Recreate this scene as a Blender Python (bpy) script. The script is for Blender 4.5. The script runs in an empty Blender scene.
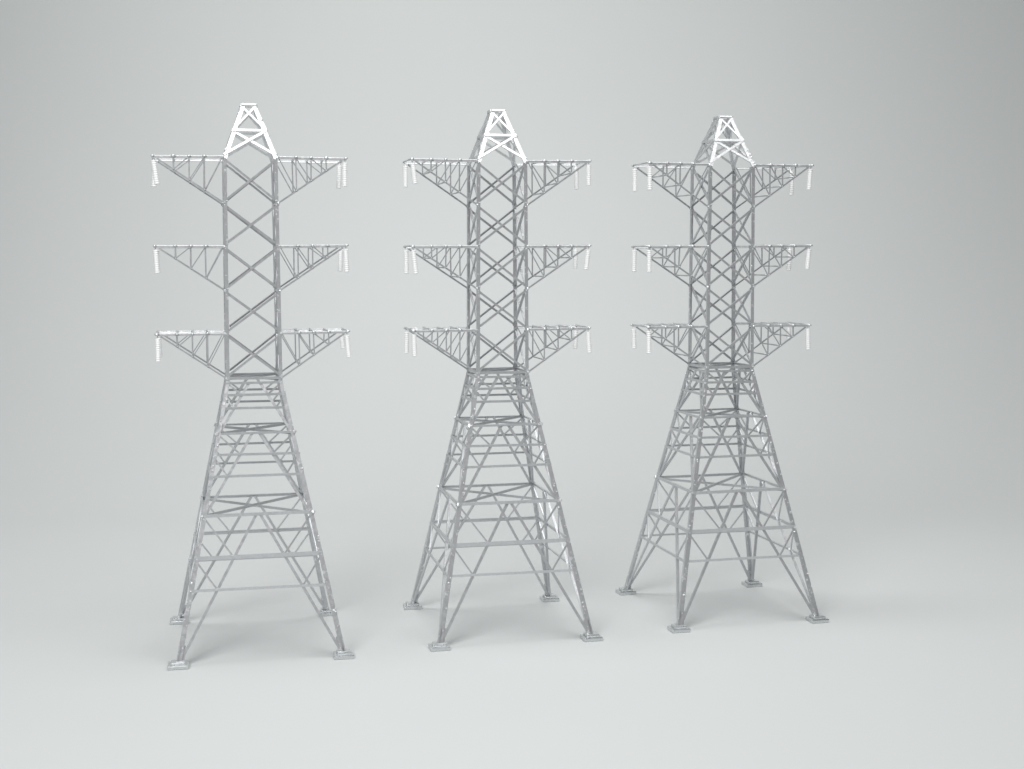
import bpy, bmesh, math, random
from mathutils import Vector, Matrix

S = bpy.context.scene
C = S.collection

# ---------------------------------------------------------------- camera
cam_d = bpy.data.cameras.new('camera')
cam = bpy.data.objects.new('camera', cam_d); C.objects.link(cam)
cam_d.sensor_width = 36.0
cam_d.lens = 1431.74 / 1024 * 36
cam_d.clip_start = 0.01; cam_d.clip_end = 50
cam.matrix_world = (Matrix.Translation((0, 0, 0.30253))
                    @ Matrix.Rotation(math.pi/2 - 0.08862, 4, 'X')
                    @ Matrix.Rotation(-0.00195, 4, 'Z'))
S.camera = cam
S.view_settings.view_transform = 'Standard'
S.view_settings.look = 'None'
S.view_settings.exposure = 0
S.view_settings.gamma = 1

# ---------------------------------------------------------------- light
w = bpy.data.worlds.new('World'); S.world = w; w.use_nodes = True
bg = w.node_tree.nodes['Background']
bg.inputs[0].default_value = (0.96, 1.0, 1.0, 1); bg.inputs[1].default_value = 0.085

def softbox(name, loc, target, sx, sy, power, col=(1, 1, 1), spread=180):
    d = bpy.data.lights.new(name, 'AREA'); d.shape = 'RECTANGLE'
    d.size = sx; d.size_y = sy; d.energy = power; d.color = col; d.spread = math.radians(spread)
    o = bpy.data.objects.new(name, d); C.objects.link(o)
    o.location = loc
    o.rotation_euler = (Vector(target) - Vector(loc)).to_track_quat('-Z', 'Y').to_euler()
    return o
softbox('overhead_softbox', (0.36, 0.55, 1.42), (-0.09, 0.95, 0.1), 1.4, 0.85, 12.0)
softbox('front_softbox', (-0.50, -0.2, 1.07), (-0.02, 0.9, 0.15), 0.7, 0.6, 5.2, spread=100)
softbox('backdrop_softbox', (-0.22, 1.3, 1.6), (-0.22, 2.35, 0.2), 0.9, 0.5, 9.3, spread=140)

# ---------------------------------------------------------------- materials
def new_mat(name):
    m = bpy.data.materials.new(name); m.use_nodes = True
    nt = m.node_tree; b = nt.nodes['Principled BSDF']
    return m, nt, b

def noise(nt, scale, detail=3, rough=0.6):
    tc = nt.nodes.new('ShaderNodeTexCoord')
    n = nt.nodes.new('ShaderNodeTexNoise')
    n.inputs['Scale'].default_value = scale; n.inputs['Detail'].default_value = detail
    n.inputs['Roughness'].default_value = rough
    nt.links.new(tc.outputs['Object'], n.inputs['Vector'])
    return n

def ramp(nt, src, stops):
    r = nt.nodes.new('ShaderNodeValToRGB')
    e = r.color_ramp.elements
    e[0].position, e[0].color = stops[0][0], (*stops[0][1], 1)
    e[1].position, e[1].color = stops[-1][0], (*stops[-1][1], 1)
    for p, c in stops[1:-1]:
        x = e.new(p); x.color = (*c, 1)
    nt.links.new(src, r.inputs[0])
    return r

def silver(name, base, metallic, rough, bump, speck):
    m, nt, b = new_mat(name)
    n = noise(nt, 420, 4, 0.65)
    lo = tuple(v*0.95 for v in base); hi = tuple(min(1, v*1.05) for v in base)
    stops = [(0.34, lo), (0.52, base), (0.66, hi)]
    r = ramp(nt, n.outputs['Fac'], stops)
    if speck:                                     # bare bright spots where the paint has rubbed off
        n3 = noise(nt, 260, 2, 0.5)
        r3 = ramp(nt, n3.outputs['Fac'], [(0.62, (0, 0, 0)), (0.67, (0.85, 0.85, 0.85))])
        mx = nt.nodes.new('ShaderNodeMix'); mx.data_type = 'RGBA'
        nt.links.new(r3.outputs[0], mx.inputs[0]); nt.links.new(r.outputs[0], mx.inputs[6])
        mx.inputs[7].default_value = (0.9, 0.91, 0.92, 1)
        nt.links.new(mx.outputs[2], b.inputs['Base Color'])
    else:
        nt.links.new(r.outputs[0], b.inputs['Base Color'])
    n2 = noise(nt, 330, 2, 0.45)
    rr = ramp(nt, n2.outputs['Fac'], [(0.35, (rough-0.03,)*3), (0.65, (rough+0.06,)*3)])
    nt.links.new(rr.outputs[0], b.inputs['Roughness'])
    b.inputs['Metallic'].default_value = metallic
    bp = nt.nodes.new('ShaderNodeBump'); bp.inputs['Strength'].default_value = bump
    bp.inputs['Distance'].default_value = 0.0006
    nt.links.new(n2.outputs['Fac'], bp.inputs['Height'])
    nt.links.new(bp.outputs[0], b.inputs['Normal'])
    return m

M_leg = silver('silver_angle', (0.61, 0.62, 0.635), 0.63, 0.33, 0.22, True)
M_bar = silver('silver_bar', (0.61, 0.62, 0.635), 0.62, 0.33, 0.25, False)
M_peak = silver('highlight_silver', (0.74, 0.75, 0.76), 0.75, 0.40, 0.3, False)  # lighter copy of the silver; overhead highlight on peak and ties put into colour
M_chord = silver('chord_highlight_silver', (0.68, 0.69, 0.70), 0.65, 0.38, 0.3, True)  # highlight along the top chords painted in as a paler base colour
M_pad = silver('cast_pad', (0.66, 0.68, 0.69), 0.82, 0.28, 0.2, False)

M_ins, nt, b = new_mat('white_glazed')
n = noise(nt, 300, 2)
r = ramp(nt, n.outputs['Fac'], [(0.3, (0.94, 0.94, 0.94)), (0.7, (0.96, 0.96, 0.96))])
nt.links.new(r.outputs[0], b.inputs['Base Color']); b.inputs['Roughness'].default_value = 0.35

M_paper, nt, b = new_mat('grey_seamless_paper')
n = noise(nt, 2.2, 4, 0.55)
r = ramp(nt, n.outputs['Fac'], [(0.3, (0.628, 0.649, 0.644)), (0.7, (0.642, 0.663, 0.658))])
nt.links.new(r.outputs[0], b.inputs['Base Color'])
b.inputs['Roughness'].default_value = 0.7; b.inputs['Specular IOR Level'].default_value = 0.3
n2 = noise(nt, 900, 3)
bp = nt.nodes.new('ShaderNodeBump'); bp.inputs['Strength'].default_value = 0.12
bp.inputs['Distance'].default_value = 0.0004
nt.links.new(n2.outputs['Fac'], bp.inputs['Height']); nt.links.new(bp.outputs[0], b.inputs['Normal'])

# ---------------------------------------------------------------- paper sweep (floor curving up into a wall)
def sweep():
    bm = bmesh.new()
    prof = [(-2.6, 0), (-1, 0), (0, 0), (0.8, 0), (1.55, 0)]
    R, y0 = 0.85, 1.65
    for k in range(0, 41):
        a = math.pi/2 * k/40 * 0.985
        prof.append((y0 + R*math.sin(a), R - R*math.cos(a)))
    y, z = prof[-1]; prof += [(y+0.01, z+0.5), (y+0.03, z+2.2)]
    xs = [-3.0 + 6.0*i/12 for i in range(13)]
    rows = [[bm.verts.new((x, y, z)) for x in xs] for y, z in prof]
    for a, b_ in zip(rows, rows[1:]):
        for i in range(12):
            f = bm.faces.new((a[i], a[i+1], b_[i+1], b_[i])); f.smooth = True
    me = bpy.data.meshes.new('backdrop'); bm.to_mesh(me); bm.free()
    me.materials.append(M_paper)
    o = bpy.data.objects.new('backdrop', me); C.objects.link(o)
    o['kind'] = 'structure'
    o['label'] = 'pale grey seamless paper floor sweeping up into the backdrop'
    return o
sweep()

# ---------------------------------------------------------------- mesh helpers
def frame(p, q, nrm):
    p, q = Vector(p), Vector(q)
    d = (q - p).normalized()
    n = Vector(nrm); n = (n - d*n.dot(d)).normalized()
    s = d.cross(n)
    return p, q, d, n, s

def loft(bm, p, q, n, s, prof, top=1.0):
    """extrude closed profile [(s, n)] from p to q"""
    va = [bm.verts.new(p + s*a + n*b_) for a, b_ in prof]
    vb = [bm.verts.new(q + (s*a + n*b_)*top) for a, b_ in prof]
    k = len(prof)
    for i in range(k):
        bm.faces.new((va[i], va[(i+1) % k], vb[(i+1) % k], vb[i]))
    if k == 6:                     # L profile caps: two quads
        for v in (va, vb):
            bm.faces.new((v[0], v[1], v[2], v[3])); bm.faces.new((v[0], v[3], v[4], v[5]))
    else:
        bm.faces.new(va); bm.faces.new(vb)

def bar(bm, p, q, nrm, wd, th):
    p, q, d, n, s = frame(p, q, nrm)
    loft(bm, p, q, n, s, [(-wd/2, -th/2), (wd/2, -th/2), (wd/2, th/2), (-wd/2, th/2)])

def angle(bm, p, q, nrm, wd, dp, t, flip=1):
    """rolled angle: flat flange in the face plane, second flange pointing inward"""
    p, q, d, n, s = frame(p, q, nrm)
    if flip == 0: flip = 1 if s.z < 0 else -1      # second flange on the upper side
    s = s*flip
    loft(bm, p, q, n, s, [(-wd/2, 0), (wd/2, 0), (wd/2, -t), (-wd/2+t, -t), (-wd/2+t, -dp), (-wd/2, -dp)])

def corner_angle(bm, p, q, sx, sy, wd, t, top=1.0):
    """corner post: vertex outward, flanges running along the two faces"""
    p, q = Vector(p), Vector(q); d = (q-p).normalized()
    ex = Vector((-sx, 0, 0)); ex = (ex - d*ex.dot(d)).normalized()
    ey = Vector((0, -sy, 0)); ey = (ey - d*ey.dot(d) - ex*ey.dot(ex)).normalized()
    loft(bm, p, q, ey, ex, [(0, 0), (wd, 0), (wd, t), (t, t), (t, wd), (0, wd)], top)

def blob(bm, p, r, rng, sx=1.0):
    n0 = len(bm.faces)
    m = Matrix.Translation(p) @ Matrix.Diagonal((sx*r*rng.uniform(.8, 1.3), r*rng.uniform(.8, 1.3), r*rng.uniform(.7, 1.5), 1))
    res = bmesh.ops.create_icosphere(bm, subdivisions=1, radius=1, matrix=m)
    for v in res['verts']:
        v.co += Vector((rng.uniform(-1, 1), rng.uniform(-1, 1), rng.uniform(-1, 1)))*r*0.18
    for f in list(bm.faces)[n0:]: f.material_index = 1

def rod(bm, p, q, r, seg=8):
    p, q = Vector(p), Vector(q); d = (q-p)
    rot = d.to_track_quat('Z', 'Y').to_matrix().to_4x4()
    bmesh.ops.create_cone(bm, cap_ends=True, segments=seg, radius1=r, radius2=r, depth=d.length,
                          matrix=Matrix.Translation((p+q)/2) @ rot)

def finish(name, bm, mat, parent, smooth=False, bevel=0.0, loc=(0, 0, 0), rot=(0, 0, 0)):
    bmesh.ops.recalc_face_normals(bm, faces=bm.faces)
    me = bpy.data.meshes.new(name); bm.to_mesh(me); bm.free()
    if smooth:
        for f in me.polygons: f.use_smooth = True
    me.materials.append(mat)
    if any(p.material_index for p in me.polygons): me.materials.append(M_peak)
    o = bpy.data.objects.new(name, me); C.objects.link(o)
    if parent: o.parent = parent
    o.location = loc; o.rotation_euler = rot
    if bevel:
        md = o.modifiers.new('bevel', 'BEVEL'); md.width = bevel; md.segments = 2; md.limit_method = 'ANGLE'
    return o

# ---------------------------------------------------------------- pylon dimensions (metres, scale model)
H = 0.42; ZL = 0.0042
WX, WY = 0.0628, 0.0686            # half spread of the feet
VX, VY = 0.0210, 0.0207            # half width at the waist
TX, TY = 0.0203, 0.0213            # half width at the top of the mast
PX, PY = 0.0053, 0.0058            # half width of the peak's flat top
ZW, ZR1, ZR2, ZT = 0.2102, 0.1690, 0.1086, 0.3786
ZM = [0.2102, 0.2446, 0.2776, 0.3111, 0.3441, 0.3786]
ARM_L, ARM_Y = 0.0730, 0.0205

def half(z):
    if z > ZW:
        t = (z-ZW)/(ZT-ZW); return VX+(TX-VX)*t, VY+(TY-VY)*t
    t = (z-ZL)/(ZW-ZL); return WX+(VX-WX)*t, WY+(VY-WY)*t

def corner(sx, sy, z):
    a, b_ = half(z); return Vector((sx*a, sy*b_, z))

# the four faces: (left corner signs, right corner signs, outward normal)
FACES = [((-1, -1), (1, -1), Vector((0, -1, 0))), ((1, -1), (1, 1), Vector((1, 0, 0))),
         ((1, 1), (-1, 1), Vector((0, 1, 0))), ((-1, 1), (-1, -1), Vector((-1, 0, 0)))]

def insulator_mesh(bm, length, rad, bend):
    segs, n = 12, 11
    prof = [(0.0005, 0.0022), (0.0005, 0)]
    for i in range(n):
        z0 = -length*i/n; dz = length/n
        prof += [(rad*0.80, z0-dz*0.05), (rad*0.98, z0-dz*0.30), (rad, z0-dz*0.55), (rad*0.80, z0-dz*0.80)]
    prof += [(0.0004, -length)]
    rings = []
    for r_, z in prof:
        off = bend*((z/length)**2 + z/length)*1.0
        rings.append([bm.verts.new((r_*math.cos(2*math.pi*k/segs)+off, r_*math.sin(2*math.pi*k/segs), z)) for k in range(segs)])
    for a, b_ in zip(rings, rings[1:]):
        for k in range(segs):
            f = bm.faces.new((a[k], a[(k+1) % segs], b_[(k+1) % segs], b_[k])); f.smooth = True
    bm.faces.new(rings[0]); bm.faces.new(rings[-1])

def lean_point(rng, p, j=0.00028):
    return Vector(p) + Vector((rng.uniform(-j, j), rng.uniform(-j, j), rng.uniform(-j, j)))

def make_pylon(label, loc, rz, seed, swings):
    rng = random.Random(seed)
    J = lambda p, j=0.00028: lean_point(rng, p, j)
    root = bpy.data.objects.new('model_pylon', None); C.objects.link(root)
    root.empty_display_size = 0.05
    root.location = loc; root.rotation_euler = (0, 0, rz)
    root['label'] = label; root['category'] = 'pylon'; root['group'] = 'row of silver model pylons'

    # legs with their foot pads
    for sx in (-1, 1):
        for sy in (-1, 1):
            bm = bmesh.new()
            corner_angle(bm, corner(sx, sy, ZL-0.001), corner(sx, sy, ZW), sx, sy, 0.0039, 0.0012, 0.72)
            for k in range(30):
                z = rng.uniform(0.02, ZW)
                blob(bm, corner(sx, sy, z) + Vector((-sx*rng.uniform(0, .003), 0, 0)), rng.uniform(.0003, .0008), rng)
            for z in (ZR1, ZR2):
                blob(bm, corner(sx, sy, z), 0.0015, rng)
            # gusset where leg and diagonals meet the pad
            c = corner(sx, sy, 0.0135)
            for ax in (Vector((-sx, 0, 0)), Vector((0, -sy, 0))):
                nn = Vector((0, sy, 0)) if ax.x else Vector((sx, 0, 0))
                a0 = corner(sx, sy, ZL); a1 = corner(sx, sy, 0.0155)
                t0 = a0 + ax*0.0058; t1 = a1 + ax*0.0050
                vs = [bm.verts.new(v - nn*0.0011 + nn*o_) for o_ in (0, -0.0009) for v in (a0, t0, t1, a1)]
                for idx in ((0, 1, 2, 3), (7, 6, 5, 4), (0, 4, 5, 1), (1, 5, 6, 2), (2, 6, 7, 3), (3, 7, 4, 0)):
                    bm.faces.new([vs[i] for i in idx])
            leg = finish('leg', bm, M_leg, root)
            # pad: base slab plus smaller raised block
            bm = bmesh.new()
            f = corner(sx, sy, 0) + Vector((-sx*0.0024, -sy*0.0024, 0))
            for (wx, wy, z0, z1) in ((0.0152, 0.0140, 0.0, 0.0031), (0.0106, 0.0098, 0.0030, 0.0050)):
                m = Matrix.Translation((f.x, f.y, (z0+z1)/2)) @ Matrix.Rotation(rng.uniform(-.05, .05), 4, 'Z') @ Matrix.Diagonal((wx, wy, z1-z0, 1))
                bmesh.ops.create_cube(bm, size=1, matrix=m)
            finish('foot_pad', bm, M_pad, leg, bevel=0.0006)

    # lower tower: bracing on each face in three bays
    bays = [(ZW-0.0030, ZR1, 0.17, 0.25, 0.51), (ZR1, ZR2, 0.085, 0.265, 0.53), (ZR2, ZL+0.002, 0.03, 0.303, 0.532)]
    for (z0, z1, gap, f1, f2) in bays:
        for (ca, cb, nrm) in FACES:
            A0, B0, A1, B1 = corner(*ca, z0), corner(*cb, z0), corner(*ca, z1), corner(*cb, z1)
            mid, hv = (A0+B0)/2, (B0-A0)/2
            e = 0.955 if z1 < 0.05 else 0.93
            P = [mid - hv*gap, mid + hv*gap]
            fwd = nrm + Vector((0, 0, 0.2))
            Q = [A1 + (B1-A1)*0.03, B1 - (B1-A1)*0.03]
            Q = [P[i] + (Q[i]-P[i])*0.985 for i in range(2)]
            bm = bmesh.new()
            inn = -nrm*0.0009
            for i in range(2):
                angle(bm, J(P[i])+inn, J(Q[i])+inn, fwd, 0.0021, 0.0020, 0.0007, flip=0)
            # crossing points of the diagonals with the two rails
            def at(frac, i):
                z = z0+(z1-z0)*frac
                t = (z-P[i].z)/(Q[i].z-P[i].z)
                return P[i].lerp(Q[i], t)
            for i, cs in enumerate((ca, cb)):
                for f_hi, f_lo in ((0.0, f1), (f1, f2)):
                    s0 = corner(*cs, z0+(z1-z0)*f_hi); s1 = at(f_lo, i)
                    bar(bm, J(s0)+inn*1.6, J(s1)+inn*1.6, nrm, 0.0013, 0.0010)
            pan = finish('bracing_panel', bm, M_bar, root)
            for f in (f1, f2):
                bm = bmesh.new(); z = z0+(z1-z0)*f
                angle(bm, J(corner(*ca, z))+inn*0.2, J(corner(*cb, z))+inn*0.2, nrm, 0.0029 if (z1 < 0.05 and f == f1) else 0.0018, 0.0014, 0.0007, flip=0)
                finish('horizontal_rail', bm, M_bar, pan)

    # horizontal frames with crossed diagonals inside
    for z, wd in ((ZW, 0.0021), (ZW-0.0034, 0.0017), (ZR1, 0.0016), (ZR2, 0.0023)):
        bm = bmesh.new()
        for (ca, cb, nrm) in FACES:
            angle(bm, J(corner(*ca, z)), J(corner(*cb, z)), nrm, wd, 0.0016, 0.0007, flip=0)
        if z != ZW-0.0034:
            bar(bm, J(corner(-1, -1, z)), J(corner(1, 1, z)), (0, 0, 1), 0.0011, 0.0021)
            bar(bm, J(corner(-1, 1, z-0.0009)), J(corner(1, -1, z-0.0009)), (0, 0, 1), 0.0010, 0.0019)
        finish('horizontal_frame', bm, M_bar, root)

    # mast: four corner posts and crossed braces
    for sx in (-1, 1):
        for sy in (-1, 1):
            bm = bmesh.new()
            corner_angle(bm, corner(sx, sy, ZW-0.002), corner(sx, sy, ZT), sx, sy, 0.0026, 0.0009)
            for k in range(12):
                blob(bm, corner(sx, sy, rng.uniform(ZW, ZT)) + Vector((-sx*rng.uniform(0, .0025), 0, 0)), rng.uniform(.0003, .0006), rng)
            for z in ZM: blob(bm, corner(sx, sy, z), 0.0011, rng)
            finish('corner_post', bm, M_leg, root)
    for (ca, cb, nrm) in FACES:
        for za, zb in zip(ZM, ZM[1:]):
            bm = bmesh.new()
            angle(bm, J(corner(*ca, za+.001))-nrm*.0004, J(corner(*cb, zb-.001))-nrm*.0004, nrm, 0.0017, 0.0017, 0.0006, 0)
            angle(bm, J(corner(*cb, za+.001))-nrm*.0012, J(corner(*ca, zb-.001))-nrm*.0012, nrm, 0.0017, 0.0017, 0.0006, 0)
            finish('cross_brace', bm, M_bar, root)

    # peak
    bm = bmesh.new()
    def pk(sx, sy, t):
        return Vector((sx*(TX+(PX-TX)*t), sy*(TY+(PY-TY)*t), ZT+(H-ZT)*t))
    tm = 0.50
    for (ca, cb, nrm) in FACES:
        nn = nrm + Vector((0, 0, 0.36)); nn.normalize()
        for ta, tb, wd in ((0.04, tm, 0.0019), (tm, 0.97, 0.0016)):
            bar(bm, J(pk(*ca, ta), .0002), J(pk(*cb, tb), .0002), nn, wd, 0.0013)
            bar(bm, J(pk(*cb, ta), .0002)-nn*.0007, J(pk(*ca, tb), .0002)-nn*.0007, nn, wd, 0.0013)
        bar(bm, pk(*ca, tm), pk(*cb, tm), nn, 0.0019, 0.0014)
    peak = finish('peak', bm, M_peak, root)
    for sx in (-1, 1):
        for sy in (-1, 1):
            bm = bmesh.new()
            corner_angle(bm, pk(sx, sy, -0.01), pk(sx, sy, 1.0), sx, sy, 0.0030, 0.0012)
            for k in range(5): blob(bm, pk(sx, sy, rng.uniform(0, 1)), rng.uniform(.0005, .0008), rng)
            finish('peak_leg', bm, M_peak, peak)
    bm = bmesh.new()
    for (ca, cb, nrm) in FACES:
        bar(bm, pk(*ca, 0.985)+nrm*.0003, pk(*cb, 0.985)+nrm*.0003, nrm + Vector((0, 0, 0.36)), 0.0018, 0.0015)
    finish('cap_frame', bm, M_peak, peak, bevel=0.0003)

    # crossarms: level index 0 = lowest
    for lv, zi in enumerate((1, 3, 5)):
        for side in (-1, 1):
            zt = ZM[zi]; zb = ZM[zi-1]
            droop = rng.uniform(-0.0006, 0.0006); 
            bx_t = half(zt)[0]; bx_b = half(zb)[0]; y_t = half(zt)[1]
            fr = (0.265, 0.48, 0.70)
            def top(f, sy): return Vector((side*(bx_t+(ARM_L-bx_t)*f), sy*(y_t+(ARM_Y-y_t)*f), zt+droop*f))
            def low(f, sy):
                g = f/0.93
                return Vector((side*(bx_b+(bx_t+(ARM_L-bx_t)*0.93-bx_b)*g), sy*ARM_Y, zb+(zt+droop*f-0.0012-zb)*g))
            web = bpy.data.objects.new('crossarm', None); C.objects.link(web); web.parent = root
            web.empty_display_size = 0.01
            for sy in (-1, 1):
                bm = bmesh.new()
                n_ = Vector((0, sy, 0)); ins = -n_*0.0006
                for f in fr:
                    bar(bm, J(top(f, sy))+ins, J(low(f, sy))+ins, n_, 0.0010, 0.0008)
                for fa, fb in ((0.01, fr[0]), (fr[0], fr[1]), (fr[1], fr[2])):
                    bar(bm, J(top(fa, sy))+ins*2.2, J(low(fb, sy))+ins*2.2, n_, 0.0008, 0.0008)
                finish('side_web', bm, M_bar, web)
            for sy in (-1, 1):
                bm = bmesh.new()
                angle(bm, top(0, sy), top(1.0, sy), (0, sy, 0), 0.0021, 0.0018, 0.0008, flip=side*sy)
                finish('top_chord', bm, M_chord, web, bevel=0.0004)
                bm = bmesh.new()
                angle(bm, J(low(0, sy)), J(low(0.93, sy)), (0, sy, 0), 0.0013, 0.0012, 0.0006, flip=0)
                finish('bottom_chord', bm, M_bar, web)
            for f in fr + (0.985,):
                for kind in ('top', 'low'):
                    if kind == 'low' and f > 0.9: continue
                    fn = top if kind == 'top' else low
                    bm = bmesh.new()
                    up = Vector((0, 0, 0.0007 if kind == 'top' else 0.0002))
                    a, b_ = fn(f, -1)+up, fn(f, 1)+up
                    a = a + Vector((0, -0.0008, 0)); b_ = b_ + Vector((0, 0.0008, 0))
                    r_ = 0.0008 if kind == 'top' else 0.0006
                    rod(bm, a, b_, r_)
                    if kind == 'top':
                        for p in (a, b_):
                            blob(bm, p + Vector((0, 0, -0.0002)), 0.0009, rng, sx=1.8)
                    finish('cross_tie', bm, M_peak if kind == 'top' else M_bar, web, smooth=True)
            for sy in (-1, 1):
                tilt, ln, bend = swings.get((lv, side, sy), (rng.uniform(-.04, .04), 0.0172, 0))
                bm = bmesh.new()
                insulator_mesh(bm, ln, 0.0021, bend)
                p = top(1.0, sy) + Vector((-side*0.0014, -sy*0.0016, -0.0026))
                finish('insulator', bm, M_ins, web, loc=p, rot=(rng.uniform(-.03, .03), -tilt, 0))
    return root

# insulator swing: (level 0..2 from below, side, front -1 / back 1): (lean, length, bend)
A_SW = {(2, -1, -1): (0.12, .0185, 0), (2, -1, 1): (-0.05, .0185, 0), (2, 1, 1): (-0.05, .0182, .0004), (2, 1, -1): (-0.01, .0185, 0),
        (1, -1, -1): (0.05, .0178, 0), (1, -1, 1): (0.04, .0178, 0), (1, 1, 1): (-0.04, .0175, 0), (1, 1, -1): (0.04, .0178, 0),
        (0, -1, -1): (0.0, .0180, 0), (0, -1, 1): (0.03, .0170, 0), (0, 1, 1): (0.08, .0125, .0005), (0, 1, -1): (0.09, .0175, 0)}
B_SW = {(2, -1, 1): (0.0, .0172, 0), (2, -1, -1): (0.13, .0165, 0), (2, 1, 1): (0.03, .0180, 0), (2, 1, -1): (0.02, .0165, 0),
        (1, -1, 1): (0.01, .0190, 0), (1, -1, -1): (0.11, .0188, 0), (1, 1, 1): (-0.04, .0155, 0), (1, 1, -1): (-0.11, .0165, 0),
        (0, -1, 1): (-0.02, .0175, 0), (0, -1, -1): (0.03, .0175, 0), (0, 1, 1): (-0.03, .0165, 0), (0, 1, -1): (0.07, .0175, 0)}
C_SW = {(2, -1, 1): (0.0, .0188, 0), (2, -1, -1): (0.0, .0195, 0), (2, 1, 1): (0.02, .0205, -.0030), (2, 1, -1): (-0.06, .0175, 0),
        (1, -1, 1): (0.0, .0182, 0), (1, -1, -1): (0.0, .0182, 0), (1, 1, 1): (-0.04, .0185, 0), (1, 1, -1): (-0.10, .0172, 0),
        (0, -1, 1): (0.02, .0172, 0), (0, -1, -1): (0.02, .0190, 0), (0, 1, 1): (0.0, .0120, 0), (0, 1, -1): (0.03, .0182, 0)}

make_pylon('silver model pylon at the left end of the row, largest and seen most face on',
           (-0.20272, 1.11799, 0), 0.22093, 11, A_SW)
make_pylon('silver model pylon standing in the middle, between the other two pylons',
           (-0.01201, 1.16702, 0), 0.2234, 23, B_SW)
make_pylon('silver model pylon at the right end of the row, smallest, showing most of its side',
           (0.17815, 1.22087, 0), 0.24521, 37, C_SW)
